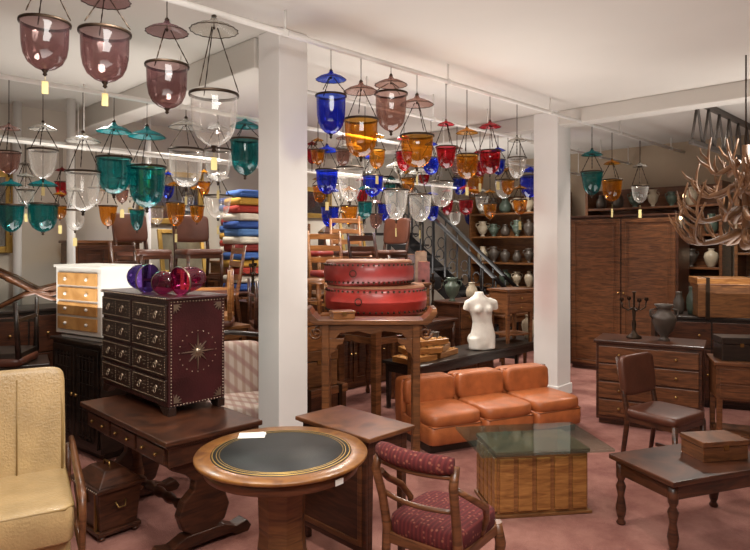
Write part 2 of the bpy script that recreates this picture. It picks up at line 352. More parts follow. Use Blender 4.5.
# ---------------------------------------------------------------- furniture builders
def leg_sq(o,x,y,h,t,mat,tp=.7,z0=0):
    part(MB().box((x,y,z0+h/2),(t*tp,t*tp,h),tp=1/tp),'leg',mat,o,.004)
def turned(h,r):
    return [(r*.7,0),(r*.9,.03*h),(r*.55,.08*h),(r*.8,.14*h),(r,.25*h),(r*.6,.45*h),(r*.95,.6*h),(r*.55,.68*h),(r*.9,.74*h),(r*.9,h)]
def round_table(x,y,z,r):
    o=thing('round_table','round mahogany pedestal table with black tooled leather top','table',(x,y,0),20)
    part(MB().lathe([(r*.81,z-.003),(r*.99,z-.003),(r,z-.008),(r*.995,z-.018),(r*.96,z-.024),(r*.2,z-.024)],n=72),'table_top',W_['rim'],o)
    part(MB().lathe([(.001,z-.001),(r*.81,z-.001),(r*.815,z-.006)],n=72),'leather_inset',M['blackl'],o)
    for a_,b_ in ((.785,.80),(.74,.75),(.71,.716)):
        part(MB().lathe([(r*a_,z),(r*b_,z+.0005),(r*b_+.0004,z-.003)],n=72),'gold_tooling',M['gold'],o)
    part(MB().lathe([(r*.2,z-.028),(r*.9,z-.028),(r*.89,z-.075),(r*.86,z-.08),(r*.15,z-.08)],n=64),'apron',W_['mahog2'],o)
    part(MB().lathe([(.14,z-.08),(.125,z-.11),(.112,z-.16),(.105,.4),(.115,.3),(.14,.22),(.16,.17),(.12,.12)],n=8,cap=True,sm=False),'pedestal',W_['teak'],o)
    for i in range(4):
        a=i*math.pi/2+.5; c,s_=math.cos(a),math.sin(a)
        pts=[(.08,.2),(.16,.19),(.24,.13),(.31,.06),(.36,.035)]
        part(MB().tube([(c*q,s_*q,zz) for q,zz in pts],[.035,.033,.028,.025,.03],8),'foot',W_['mahog'],o)
    a=math.radians(-20)-.72
    part(MB().box((.368*math.cos(a),.368*math.sin(a),z-.052),(.004,.045,.025),rz=a),'price_tag',M['paper'],o)
    return o
round_table(PX(282,2.84),2.84,.76,.392)
meta(part(MB().box((0,0,.0008),(.13,.09,.0012)).box((.02,.01,.0022),(.09,.05,.001),rz=.4),'paper_sheet',M['paper'],loc=(PX(252,3.06),3.06,.7605),rot=(0,0,.1)),'white price papers lying on the round table','paper')
def library_table():
    w,d,h=1.2,.6,.678
    x,y,_=near((-1.08,3.2),w,d,-45)
    o=thing('library_table','dark mahogany library table with frieze drawers on carved trestle ends','table',(x,y,0),-45)
    part(MB().box((0,0,h-.015),(w,d,.03)).box((0,0,h-.037),(w-.03,d-.03,.014)),'table_top',W_['mahog'],o,.006)
    part(MB().box((0,0,h-.1),(w-.1,d-.08,.115)),'apron',W_['mahog'],o,.004)
    for i in (-1,0,1):
        dr=part(MB().box((i*.36,-d/2+.035,h-.1),(.33,.02,.085)),'drawer',W_['mahog'],o,.004)
        for s_ in (-.08,.08): part(MB().lathe([(.006,0),(.013,.012),(.001,.02)],n=10),'knob',M['brass'],dr,loc=(i*.36+s_,-d/2+.026,h-.1),rot=(math.pi/2,0,0))
    for sx in (-1,1):
        xx=sx*.44
        lyre=[(-.06,.075),(-.13,.12),(-.16,.2),(-.13,.28),(-.07,.33),(-.06,.38),(-.12,.43),(-.2,.47),(-.2,.5),(.2,.5),(.2,.47),(.12,.43),(.06,.38),(.07,.33),(.13,.28),(.16,.2),(.13,.12),(.06,.075)]
        part(MB().prism(lyre,xx-.032,xx+.032,'yz'),'trestle',W_['mahog'],o,.01)
        part(MB().lathe(turned(h-.23,.045),(xx+sx*-.03,-.0,.075),14,True),'turned_post',W_['mahog2'],o)
        foot=[(-.28,0),(-.3,.03),(-.27,.07),(-.2,.055),(-.12,.09),(.12,.09),(.2,.055),(.27,.07),(.3,.03),(.28,0),(.2,0),(.16,.025),(-.16,.025),(-.2,0)]
        part(MB().prism(foot,xx-.045,xx+.045,'yz'),'foot',W_['mahog'],o,.006)
    mb=MB(); pts=[];rs=[]
    for j in range(23):
        pts.append((-.42+.84*j/22,0,.15)); rs.append(.018+.016*abs(math.sin(j*.9)))
    part(mb.tube(pts,rs,12),'stretcher',W_['mahog'],o)
library_table()
def studded_chest():
    w,d,h=.98,.38,.70
    x,y,_=near((-1.225,3.68),w,d,-45); z=.678
    o=thing('studded_chest_of_drawers','dark leather chest of drawers with nail studs and side sunburst','chest of drawers',(x,y,z),-45)
    part(MB().box((0,0,.05+(h-.05)/2),(w,d,h-.05)).box((0,0,h),(w+.03,d+.03,.02)),'body',M['burg'],o,.008)
    for sx in (-1,1):
        for sy in (-1,1):
            part(MB().prism([(sx*(w/2),0),(sx*(w/2-.07),0),(sx*(w/2-.13),.05),(sx*w/2,.05)],sy*(d/2),sy*(d/2-.05)),'foot',M['burg2'],o,.003)
    rows=4; rh=(h-.1)/rows
    for r in range(rows):
        zc=.075+rh*(r+.5)
        for cx in (-w/4,w/4):
            ww=w/2-.03
            dr=part(MB().box((cx,-d/2-.006,zc),(ww,.014,rh-.018)),'drawer',M['burg2'],o,.004)
            mb=MB()
            for t in range(25):
                xx=cx-ww/2+.012+(ww-.024)*t/24
                for e in (-1,1): mb.sph((xx,-d/2-.013,zc+e*(rh/2-.02)),.0048,6)
            for t in range(8):
                zz=zc-(rh/2-.02)+(rh-.04)*t/7
                for e in (-1,1): mb.sph((cx+e*(ww/2-.012),-d/2-.013,zz),.0048,6)
                mb.sph((cx,-d/2-.013,zz),.0045,6)
            for q in (-.165,-.055,.055,.165):
                for t in range(4):
                    mb.sph((cx+q+.014*math.cos(t*math.pi/2),-d/2-.013,zc+.022*math.sin(t*math.pi/2)),.004,6)
            part(mb,'stud_trim',M['stud2'],dr,stuff=True)
            for hx in (-.11,.11):
                mb=MB().lathe([(.014,0),(.012,.006),(.001,.01)],n=10)
                ring=[(.016*math.cos(a),.016*math.sin(a)-.016,.012) for a in [j*math.pi/6 for j in range(13)]]
                mb.tube(ring,.003,6)
                part(mb,'ring_pull',M['stud'],dr,loc=(cx+hx,-d/2-.013,zc+.01),rot=(math.pi/2,0,0))
    mb=MB(); X=w/2+.002
    for t in range(34):
        zz=.06+(h-.08)*t/33
        for e in (-1,1): mb.sph((X,e*(d/2-.015),zz),.005,6)
    for t in range(18):
        yy=-d/2+.015+(d-.03)*t/17
        for zz in (.06,h-.02): mb.sph((X,yy,zz),.005,6)
    for t in range(20):
        a=t*math.pi/10; mb.sph((X,.125*math.cos(a),.37+.125*math.sin(a)),.004,6)
    for t in range(44):
        xx=-w/2+.01+(w-.02)*t/43; mb.sph((xx,-d/2-.016,h),.005,6)
    part(mb,'stud_trim',M['stud'],o,stuff=True)
    star=[]
    for j in range(32):
        a=j*math.pi/16; r=(.112 if j%8==0 else .08 if j%4==0 else .05) if j%2==0 else .026
        star.append((r*math.cos(a),.37+r*math.sin(a)))
    mb=MB().prism(star,w/2,w/2+.007,'yz')
    mb.sph((w/2+.008,0,.37),.02,10,(.5,1,1))
    part(mb,'sunburst_medallion',M['stud'],o,label='silvery metal sunburst with many points')
    for ey in (-1,1):
        for zz,ez in ((.075,1),(h-.035,-1)):
            y0=ey*(d/2-.03); fan=[(y0,zz)]
            for j in range(9):
                a=j*math.pi/16; r=.055 if j%2==0 else .03
                fan.append((y0-ey*r*math.cos(a),zz+ez*r*math.sin(a)))
            part(MB().prism(fan,w/2,w/2+.006,'yz'),'corner_ornament',M['stud'],o)
studded_chest()
def bell_lying(px,Y,r,h,col,rz,tilt,zb):
    x=PX(px,Y)
    o=thing('glass_bell_shade','%s glass lantern bell lying on its side on the chest'%col,'glass shade',(x,Y,zb+r),rz,'loose glass bells on the studded chest')
    pr=[(r*1.08,0),(r,h*.08),(r*.95,h*.4),(r*.85,h*.65),(r*.6,h*.86),(r*.25,h*.98),(.01,h)]
    part(MB().lathe(pr,n=24),'bell',G[col],o,rot=(math.radians(tilt),0,0))
    part(MB().lathe([(r*1.06,-.006),(r*1.1,0),(r*1.06,.006)],n=24),'rim',M['stud'],o,rot=(math.radians(tilt),0,0))
zt=.678+.712
bell_lying(148,4.08,.09,.17,'indigo',-120,84,zt); bell_lying(180,3.86,.085,.2,'magenta',150,84,zt)
bell_lying(163,3.93,.07,.14,'magenta',40,84,zt)
def casket():
    x,y=cs(5.35,2.12)
    o=thing('wooden_casket','dark studded wooden casket with sloping lid and bun feet','box',(x,y,0),-42)
    part(MB().box((0,0,.165),(.31,.22,.23),tp=1.15,tpy=1.18),'body',W_['mahog'],o,.006)
    part(MB().box((0,0,.04),(.35,.26,.026)),'base_molding',W_['mahog'],o,.006)
    l=part(MB().box((0,0,.292),(.39,.29,.026)).box((0,0,.34),(.36,.26,.07),tp=.55,tpy=.45),'lid',W_['mahog'],o,.006)
    part(MB().tube([(-.04,0,.37),(-.03,0,.40),(.03,0,.40),(.04,0,.37)],.006,8),'handle',M['brass'],l)
    mb=MB()
    for j in range(16):
        xx=-.185+.37*j/15; mb.sph((xx,-.147,.292),.005,6)
    part(mb,'stud_trim',M['stud'],l,stuff=True)
    for sx in (-1,1):
        for sy in (-1,1): part(MB().sph((sx*.15,sy*.1,.014),.024,10,(1,1,.6)),'foot',W_['mahog'],o)
        part(MB().box((sx*.12,-.122,.165),(.014,.014,.22)),'metal_strap',M['brass'],o)
        part(MB().tube([(sx*.175,-.03,.21),(sx*.195,-.02,.18),(sx*.195,.02,.18),(sx*.175,.03,.21)],.005,6),'side_handle',M['brass'],o)
    part(MB().box((0,-.13,.22),(.045,.008,.055)),'lock_plate',M['brass'],o)
casket()
def cream_armchair():
    o=thing('armchair','cream leather armchair with slim wooden arms beside the casket','armchair',(-1.86,3.00,0),30)
    part(MB().box((0,0,.27),(.66,.6,.1)),'seat_frame',M['cream'],o,.02)
    part(MB().pillow((0,-.03,.415),(.69,.68,.18),.16,44,14),'seat',M['cream'],o)
    part(MB().pillow((0,.30,.70),(.68,.13,.66),.17,44,16,rx=-.2),'backrest',M['cream'],o)
    part(MB().tube([(-.32,.185,.44),(-.325,.245,.72),(-.315,.298,.96),(-.27,.315,1.01),(.27,.315,1.01),(.315,.298,.96),(.325,.245,.72),(.32,.185,.44)],.007,6),'back_piping',M['cream2'],o)
    for i in (-1,1): part(MB().tube([(i*.11,.176,.48),(i*.11,.232,.72),(i*.11,.29,.98)],.004,6),'back_seam',M['cream2'],o)
    part(MB().tube([(-.337,.27,.49),(-.337,-.33,.49),(-.30,-.362,.49),(.30,-.362,.49),(.337,-.33,.49),(.337,.27,.49)],.006,6),'seat_piping',M['cream2'],o)
    for s_ in (-1,1):
        x=s_*.375
        part(MB().tube([(x,.34,.62),(x,.2,.6),(x,-.05,.565),(x,-.25,.55),(x,-.33,.52),(x,-.35,.44),(x,-.32,.25),(x,-.34,.0)],[.014,.017,.019,.02,.019,.017,.015,.013],10),'arm',W_['mahog2'],o)
        part(MB().tube([(x*.95,.3,.6),(x*.95,.33,.3),(x*.95,.4,0)],[.018,.016,.013],10),'leg',W_['mahog2'],o)
        part(MB().tube([(x,-.33,.26),(x,.33,.26)],.014,8),'side_rail',W_['mahog2'],o)
cream_armchair()
def drop_leaf():
    w,d,h=.62,.36,.70
    x,y,_=near((-.03,3.19),w,d,-45)
    o=thing('drop_leaf_table','dark polished mahogany drop leaf table with panelled hanging leaf','table',(x,y,0),-45)
    part(MB().box((0,0,h-.012),(w,d,.024)).box((0,0,h-.028),(w-.03,d-.03,.01)),'table_top',W_['mahog2'],o,.006)
    part(MB().box((0,.0,h-.07),(w-.08,d-.06,.08)),'apron',W_['mahog'],o,.004)
    y0=-d/2-.008
    part(MB().box((0,y0,h-.33),(w-.02,.02,.54)),'drop_leaf',W_['mahog'],o,.006)
    for e in (-1,1):
        part(MB().box((e*(w/2-.05),y0-.012,h-.33),(.03,.01,.46)),'panel_molding',W_['mahog2'],o,.003)
        part(MB().box((0,y0-.012,h-.33+e*.22),(w-.13,.01,.03)),'panel_molding',W_['mahog2'],o,.003)
    for sx in (-1,1):
        for sy in (-1,1): leg_sq(o,sx*(w/2-.06),sy*(d/2-.05),h-.03,.045,W_['mahog'])
drop_leaf()
def patterned_chair():
    t=-math.atan2(.6,.8)
    o=thing('occasional_chair','low backed carved chair with dark red woven upholstery','chair',(.30,2.80,0),math.degrees(t))
    part(MB().pillow((0,.02,.455),(.38,.40,.10),.35,28,10),'seat',M['pat'],o)
    part(MB().box((0,.02,.40),(.38,.40,.05)),'seat_rail',W_['mahog2'],o,.008)
    n=9; pts=[]
    for j in range(n):
        a=-1+2*j/(n-1); pts.append((a*.185,-.21-.045*(1-a*a),.80))
    part(MB().tube(pts,[.032]+[.04]*(n-2)+[.032],14),'back_pad',M['pat'],o)
    part(MB().tube([(p[0],p[1]-.005,p[2]-.045) for p in pts],.013,8),'crest_rail',W_['mahog2'],o)
    part(MB().tube([(p[0],p[1]+.03,p[2]-.2) for p in pts],.011,8),'lower_rail',W_['mahog2'],o)
    for s_ in (-1,1):
        part(MB().tube([(s_*.19,-.205,.80),(s_*.195,-.235,.72),(s_*.185,-.2,.6),(s_*.18,-.17,.45),(s_*.18,-.18,.3),(s_*.19,-.25,.0)],[.018,.02,.02,.022,.02,.015],10),'back_leg',W_['mahog2'],o)
        part(MB().tube([(s_*.18,.19,.43),(s_*.19,.21,.33),(s_*.18,.19,.18),(s_*.19,.22,0)],[.024,.026,.016,.014],10),'leg',W_['mahog2'],o)
        part(MB().tube([(s_*.19,-.2,.7),(s_*.225,-.1,.63),(s_*.22,.0,.57),(s_*.2,.05,.5),(s_*.185,.03,.43)],[.013,.015,.016,.015,.013],10),'arm',W_['mahog2'],o)
patterned_chair()
def glass_table():
    o=thing('coffee_table','clear glass topped coffee table on slatted wood base','coffee table',(1.03,4.1,0),8)
    part(MB().box((0,0,.42),(.86,.6,.018)),'glass_top',G['table'],o,.004)
    part(MB().box((0,0,.2),(.6,.4,.37)),'base_block',W_['elm'],o,.008)
    for i in range(5):
        part(MB().box((-.24+.12*i,-.205,.2),(.09,.014,.33)),'base_slat',W_['oak'],o,.003)
        part(MB().box((-.305,-.16+.08*i,.2),(.014,.06,.33)),'base_slat',W_['oak'],o,.003)
    part(MB().box((0,0,.398),(.62,.42,.024)),'base_frame',W_['teak'],o,.004)
    part(MB().box((0,0,.010),(.64,.44,.02)),'plinth',W_['teak'],o,.004)
glass_table()
def lounge(x,y,mat,lab):
    o=thing('lounge_chair',lab,'lounge chair',(x,y,0),25,'row of low leather lounge chairs')
    o.scale=(.93,.93,.93)
    part(MB().box((0,0,.04),(.5,.58,.08)),'base',W_['dark'],o,.01)
    part(MB().pillow((0,-.04,.165),(.565,.66,.18),.2,40,12),'seat',mat,o)
    part(MB().pillow((0,-.09,.29),(.55,.56,.13),.34,36,10),'seat_cushion',mat,o)
    part(MB().pillow((0,.255,.33),(.565,.16,.48),.2,40,12,rx=-.04),'backrest',mat,o)
    part(MB().pillow((0,.16,.45),(.54,.12,.26),.38,36,12,rx=-.06),'back_cushion',mat,o)
    r=.268
    part(MB().tube([(-r,-.31,.245),(-r+.02,-.365,.24),(r-.02,-.365,.24),(r,-.31,.245)],.005,6),'seat_piping',M['tan2'],o)
    part(MB().tube([(-.265,.175,.565),(.265,.175,.565)],.006,6),'back_piping',M['tan2'],o)
for i in range(3):
    lounge(.54+.487*i,5.38+.227*i,M['tan'],'orange tan leather low lounge chair with soft cushions')
def altar_table():
    Y=4.74; x=PX(371,Y); h=1.14
    o=thing('altar_table','dark Chinese altar table with upturned ends and scroll brackets','table',(x,Y,0),0)
    w=.94;d=.26; mt=W_['altar']
    top=[(-w/2-.025,h+.05),(-w/2-.02,h+.09),(-w/2+.01,h+.085),(-w/2+.035,h+.04),(-w/2+.08,h),(w/2-.08,h),(w/2-.035,h+.04),(w/2-.01,h+.085),(w/2+.02,h+.09),(w/2+.025,h+.05),(w/2-.02,h-.015),(w/2-.05,h-.035),(-w/2+.05,h-.035),(-w/2+.02,h-.015)]
    part(MB().prism(top,-d/2,d/2),'table_top',mt,o,.004)
    ap=[(-w/2+.08,h-.035),(w/2-.08,h-.035),(w/2-.1,h-.12),(w/2-.2,h-.15),(w/2-.24,h-.1),(.1,h-.085),(0,h-.11),(-.1,h-.085),(-w/2+.24,h-.1),(-w/2+.2,h-.15),(-w/2+.1,h-.12)]
    for sy in (-1,1): part(MB().prism(ap,sy*(d/2-.04)-.01,sy*(d/2-.04)+.01),'carved_apron',mt,o,.003)
    for sx in (-1,1):
        for sy in (-1,1):
            xx=sx*(w/2-.13); yy=sy*(d/2-.04)
            part(MB().box((xx,yy,(h-.03)/2),(.055,.055,h-.03)),'leg',mt,o,.006)
            part(MB().tube([(xx+sx*(.07+.05*(1-j/24)*math.cos(j*.42)),yy,h-.1-.05*(1-j/24)*math.sin(j*.42)) for j in range(22)],.010,6),'scroll_bracket',mt,o)
            part(MB().prism([(xx-sx*.027,h-.14),(xx-sx*.14,h-.14),(xx-sx*.13,h-.18),(xx-sx*.09,h-.19),(xx-sx*.07,h-.24),(xx-sx*.045,h-.25),(xx-sx*.027,h-.31)],yy-.01,yy+.01),'carved_bracket',mt,o,.003)
        for zz in (.3,h-.2): part(MB().box((sx*(w/2-.13),0,zz),(.035,d-.1,.035)),'side_stretcher',mt,o,.003)
    return x,Y,h
ax,aY,ah=altar_table()
def drum(x,y,z,r,h,lab,mat):
    o=thing('drum',lab,'drum',(x,y,z),0,'red lacquered barrel drums')
    part(MB().lathe([(r*.92,0),(r*.98,h*.2),(r,h*.5),(r*.98,h*.8),(r*.93,h*.98)],n=48,cap=True),'shell',mat,o)
    part(MB().lathe([(.001,h+.004),(r*.91,h+.004),(r*.94,h-.003),(r*.955,h*.93)],n=48),'drum_skin',M['hide'],o)
    for zz in (h*.84,h*.14):
        mb=MB()
        for j in range(56):
            a=2*math.pi*j/56; mb.sph((r*.985*math.cos(a),r*.985*math.sin(a),zz),.011,6)
        part(mb,'stud_ring',M['iron'],o,stuff=True)
    for a in (-1.9,.3,2.2):
        part(MB().tube([(r*math.cos(a)+.03*math.cos(b)*math.sin(a),r*math.sin(a)-.03*math.cos(b)*math.cos(a),h*.5+.03*math.sin(b)) for b in [k*math.pi/6 for k in range(13)]],.005,6),'ring_handle',M['iron'],o)
sY=5.78; sx_=PX(376,sY)
o=thing('drum_stand','dark wooden square stand carrying the drums','stand',(sx_,sY,0),45)
part(MB().box((0,0,1.055),(.56,.56,.05)),'table_top',W_['mahog2'],o,.006)
for a in (-1,1):
    for b in (-1,1): leg_sq(o,a*.24,b*.24,1.03,.07,W_['mahog2'],.9)
    part(MB().box((0,a*.24,.85),(.42,.03,.06)),'stretcher',W_['mahog2'],o,.004)
    part(MB().box((a*.24,0,.85),(.03,.42,.06)),'stretcher',W_['mahog2'],o,.004)
drum(sx_,sY,1.08,.475,.255,'large red lacquered drum with studded edges',M['red'])
drum(PX(369,5.76),5.76,1.34,.42,.22,'slightly smaller dark red lacquered drum stacked on the larger drum',M['red2'])
def box_small(x,y,z,w,d,h,rz,mat,lab):
    o=thing('wooden_box',lab,'box',(x,y,z),rz)
    part(MB().box((0,0,h*.35),(w,d,h*.7)),'body',mat,o,.004)
    part(MB().box((0,0,h*.86),(w+.012,d+.012,h*.27)),'lid',mat,o,.004)
    part(MB().box((0,-d/2-.004,h*.68),(.03,.008,.03)),'clasp',M['brass'],o)
box_small(ax-.22,aY,ah,.17,.11,.06,20,W_['elm'],'small wooden box on the altar table')
def simple_table(x,y,w,d,h,rz,mat,lab,z=0,name='table',cat='table',turn=False,group=None):
    o=thing(name,lab,cat,(x,y,z),rz,group)
    part(MB().box((0,0,h-.015),(w,d,.03)),'table_top',mat,o,.005)
    for e in (-1,1):
        part(MB().box((0,e*(d/2-.04),h-.07),(w-.1,.02,.09)),'apron',mat,o,.003)
        part(MB().box((e*(w/2-.04),0,h-.07),(.02,d-.1,.09)),'apron',mat,o,.003)
    for a in (-1,1):
        for b in (-1,1):
            if turn: part(MB().lathe(turned(h-.03,.032),(a*(w/2-.05),b*(d/2-.05),0),12,True),'leg',mat,o)
            else: leg_sq(o,a*(w/2-.05),b*(d/2-.05),h-.03,.05,mat)
    return o
x,y=cs(6.05,8.35)
simple_table(x,y,2.55,.5,.5,45,W_['dark'],'long dark low wooden table holding sculptures and carvings',name='low_table')
def torso(x,y,z,h,rz):
    o=thing('torso_sculpture','white plaster female torso sculpture without head or arms','sculpture',(x,y,z),rz)
    secs=[(0,.36,.24),(.1,.39,.27),(.22,.38,.26),(.34,.33,.22),(.46,.29,.19),(.56,.3,.2),(.68,.35,.22),(.79,.38,.2),(.87,.34,.17),(.92,.2,.14),(.96,.13,.12),(1.0,.12,.11)]
    mb=MB(); n=24; vs=[];fs=[]
    for i,(t,rx,ry) in enumerate(secs):
        ox=.035*math.sin(t*5)
        for k in range(n):
            a=2*math.pi*k/n; vs.append(((rx*math.cos(a)*.62+ox)*h,ry*math.sin(a)*.62*h,t*h))
    for i in range(len(secs)-1):
        for k in range(n): fs.append((i*n+k,i*n+(k+1)%n,(i+1)*n+(k+1)%n,(i+1)*n+k))
    fs.append(tuple(reversed(range(n)))); fs.append(tuple((len(secs)-1)*n+k for k in range(n)))
    mb.add(vs,fs,True)
    for s_ in (-1,1):
        mb.sph((s_*.095*h,-.1*h,.7*h),.08*h,14)
        mb.tube([(s_*.15*h,0,.83*h),(s_*.25*h,.0,.8*h),(s_*.285*h,.01,.68*h)],[.07*h,.07*h,.055*h],12)
        mb.sph((s_*.1*h,.08*h,.16*h),.12*h,14)
        mb.tube([(s_*.12*h,-.02,.2*h),(s_*.125*h,-.04,.0)],[.12*h,.11*h],14)
    p=part(mb,'torso',M['marble'],o)
    r=p.modifiers.new('remesh','REMESH'); r.mode='VOXEL'; r.voxel_size=.012; r.use_smooth_shade=True
    s_=p.modifiers.new('smooth','SMOOTH'); s_.iterations=6
torso(PX(481,7.15),7.15,.502,.66,15)
def carved(px,c,z,rz,tilt=0,w=.42):
    k=(px-375)/F; Y=c/(1-k)
    o=thing('carved_block','carved pale wooden mould block lying on the low table','carving',(k*Y,Y,z),rz,'carved wooden blocks',rx=tilt)
    part(MB().box((0,0,.03),(w,.24,.06)),'block',W_['oak'],o,.006)
    mb=MB()
    for i in range(5):
        cx=-w/2+w*(i+.5)/5
        mb.lathe([(.03,.055),(.028,.068),(.018,.064),(.002,.066)],(cx,0,0),10)
        mb.box((cx,.08,.063),(.05,.012,.012)).box((cx,-.08,.063),(.05,.012,.012))
    part(mb,'carving',W_['pale'],o,stuff=True)
carved(415,6.0,.501,40); carved(440,6.05,.501,55,0,.4); carved(420,6.03,.573,20,0,.4); carved(436,6.05,.573,70,0,.34); carved(428,6.04,.645,35,0,.38)
def nightstand(px,Y,z,w,d,h,rz,lab,mat,drawers=1,name='bedside_cabinet',cat='cabinet'):
    o=thing(name,lab,cat,(PX(px,Y),Y,z),rz)
    part(MB().box((0,0,h-.015),(w+.04,d+.04,.03)),'top',mat,o,.005)
    part(MB().box((0,0,h-.03-(h*.4)/2),(w,d,h*.4)),'body',mat,o,.004)
    for a in (-1,1):
        for b in (-1,1): leg_sq(o,a*(w/2-.025),b*(d/2-.025),h*.62,.045,mat,.8)
    part(MB().box((0,0,.1),(w-.03,d-.03,.02)),'lower_shelf',mat,o,.003)
    for i in range(drawers):
        dz=h*.36/drawers
        dr=part(MB().box((0,-d/2-.006,h-.05-dz*(i+.5)),(w-.05,.014,dz-.015)),'drawer',mat,o,.003)
        part(MB().sph((0,-d/2-.022,h-.05-dz*(i+.5)),.012,8),'knob',M['brass'],dr)
nightstand(511,7.75,.5,.42,.34,.66,30,'brown wooden bedside cabinet standing on the low table',W_['mahog2'],2)
def cabinet(x,y,w,d,h,rz,mat,matd,lab,rows=0,doors=2,z=0,knob='brass',name='cabinet',group=None,cols=1,lattice=False):
    o=thing(name,lab,name.replace('_',' ') if name!='cabinet' else 'cabinet',(x,y,z),rz,group)
    part(MB().box((0,0,.05+(h-.08)/2),(w,d,h-.08)),'body',mat,o,.006)
    part(MB().box((0,0,h-.015),(w+.04,d+.04,.03)),'top',mat,o,.006)
    part(MB().box((0,.01,.03),(w-.04,d-.05,.06)),'plinth',mat,o,.004)
    zb=.08; zt_=h-.05
    if rows:
        frac=1 if not doors else .35
        rh=(zt_-zb)*frac/rows
        for r in range(rows):
            zc=zt_-rh*(r+.5)
            for c in range(cols):
                cw=(w-.04)/cols; cx=-w/2+.02+cw*(c+.5)
                dr=part(MB().box((cx,-d/2-.006,zc),(cw-.015,.016,rh-.016)),'drawer',matd,o,.004)
                ks=(-cw*.28,cw*.28) if cw>.3 else (0,)
                for s_ in ks: part(MB().sph((cx+s_,-d/2-.026,zc),.014,8),'knob',M[knob],dr)
        zt_-=(zt_-zb)*frac
    if doors and zt_-zb>.1:
        for c in range(doors):
            cw=(w-.04)/doors; cx=-w/2+.02+cw*(c+.5); zc=(zb+zt_)/2; hh=zt_-zb
            mb=MB()
            for e in (-1,1): mb.box((cx+e*(cw/2-.035),-d/2-.008,zc),(.05,.018,hh-.01)).box((cx,-d/2-.008,zc+e*(hh/2-.03)),(cw-.1,.018,.05))
            mb.box((cx,-d/2-.002,zc),(cw-.1,.006,hh-.08))
            mb.box((cx,-d/2-.007,zc),(cw-.2,.012,hh-.2))
            if lattice:
                for j in range(5): mb.box((cx-cw*.3+cw*.6*j/4,-d/2-.012,zc),(.01,.01,hh-.1))
                for j in range(7): mb.box((cx,-d/2-.012,zc-hh*.4+hh*.8*j/6),(cw-.1,.01,.01))
            dd=part(mb,'door',matd,o,.003)
            part(MB().lathe([(.014,0),(.016,.01),(.001,.018)],n=10),'handle',M[knob],dd,loc=(cx+(cw/2-.035)*(1 if c==0 else -1),-d/2-.016,zc),rot=(math.pi/2,0,0))
    return o
n0=(PX(101,4.85),4.85)
x,y,_=near(n0,.8,.45,-38); cabinet(x,y,.8,.45,.92,-38,W_['dark'],W_['dark'],'black lacquered cabinet with lattice doors under the white chest',doors=2,lattice=True)
x2,y2,_=near((PX(101,4.93),4.93),.64,.38,-33)
o=thing('chest_of_drawers','white chest of drawers with honey wood drawer fronts','chest of drawers',(x2,y2,.92),-33)
w,d,h=.64,.38,.60
part(MB().box((0,0,h/2+.02),(w,d,h-.04)),'body',M['white'],o,.006)
part(MB().box((0,0,.012),(w-.06,d-.06,.024)),'plinth',M['white'],o,.004)
part(MB().box((0,0,h+.005),(w+.03,d+.03,.022)),'top',M['white'],o,.004)
for r in range(4):
    zc=.07+(h-.11)/4*(r+.5)
    dr=part(MB().box((0,-d/2-.006,zc),(w-.09,.016,(h-.11)/4-.02)),'drawer',W_['pale'],o,.003)
    for s_ in (-.15,.15): part(MB().sph((s_,-d/2-.022,zc),.014,8),'knob',M['white'],dr)
def chair(x,y,z,rz,mw,ml,lab,w=.44,d=.42,sh=.45,bh=.88,group=None,slat=False,flip=False,name='dining_chair'):
    o=thing(name,lab,'chair',(x,y,z+(sh+.035 if flip else 0)),rz,group,rx=180 if flip else 0)
    part(MB().pillow((0,0,sh),(w,d,.07),.3,24,8),'seat',ml,o)
    part(MB().box((0,0,sh-.045),(w-.03,d-.03,.045)),'seat_rail',mw,o,.004)
    for a in (-1,1):
        part(MB().tube([(a*(w/2-.03),-d/2+.03,sh-.03),(a*(w/2-.03),-d/2+.02,0)],[.022,.014],8),'leg',mw,o)
        top=[(a*(w/2-.03),d/2+.06,bh),(a*(w/2-.03),d/2,sh+.1)] if not flip else []
        tr_=[.016,.02] if not flip else []
        part(MB().tube(top+[(a*(w/2-.03),d/2-.03,sh-.03),(a*(w/2-.03),d/2+.03,0)],tr_+[.022,.015],8),'leg',mw,o)
        part(MB().box((a*(w/2-.03),0,.14),(.018,d-.05,.025)),'stretcher',mw,o)
    if flip: pass
    elif slat:
        for j in range(3):
            zz=sh+.14+j*(bh-sh-.16)/2.3
            part(MB().box((0,d/2+.005+.04*j/2,zz),(w-.08,.016,.06)),'back_slat',mw,o,.004)
    else:
        part(MB().pillow((0,d/2+.015,(sh+bh)/2+.06),(w-.02,.06,bh-sh-.1),.3,24,10,rx=-.12),'backrest',ml,o)
    part(MB().box((0,-d/2+.03,.18),(w-.08,.018,.025)),'stretcher',mw,o)
def vase(x,y,z,h,r,mat,lab,kind=0,group='vases on the shelving'):
    P_=[[(.45,0),(.5,.03),(.8,.25),(1,.55),(.85,.75),(.4,.86),(.35,.93),(.5,1)],
       [(.5,0),(.35,.06),(.3,.12),(.75,.3),(1,.6),(.95,.68),(.6,.78),(.55,.9),(.8,1)],
       [(.6,0),(.95,.2),(1,.4),(.9,.6),(.55,.8),(.5,.95),(.6,1)]][kind%3]
    o=thing('vase',lab,'vase',(x,y,z),0,group)
    part(MB().lathe([(.001,0)]+[(a*r,b*h) for a,b in P_]+[(P_[-1][0]*r*.85,h),(P_[-1][0]*r*.7,h*.9)],n=20),'body',mat,o)
    if kind%3==1:
        for s_ in (-1,1): part(MB().tube([(s_*r*.6,0,h*.88),(s_*r*1.15,0,h*.85),(s_*r*1.2,0,h*.7),(s_*r*.95,0,h*.6)],r*.08,6),'handle',mat,o)
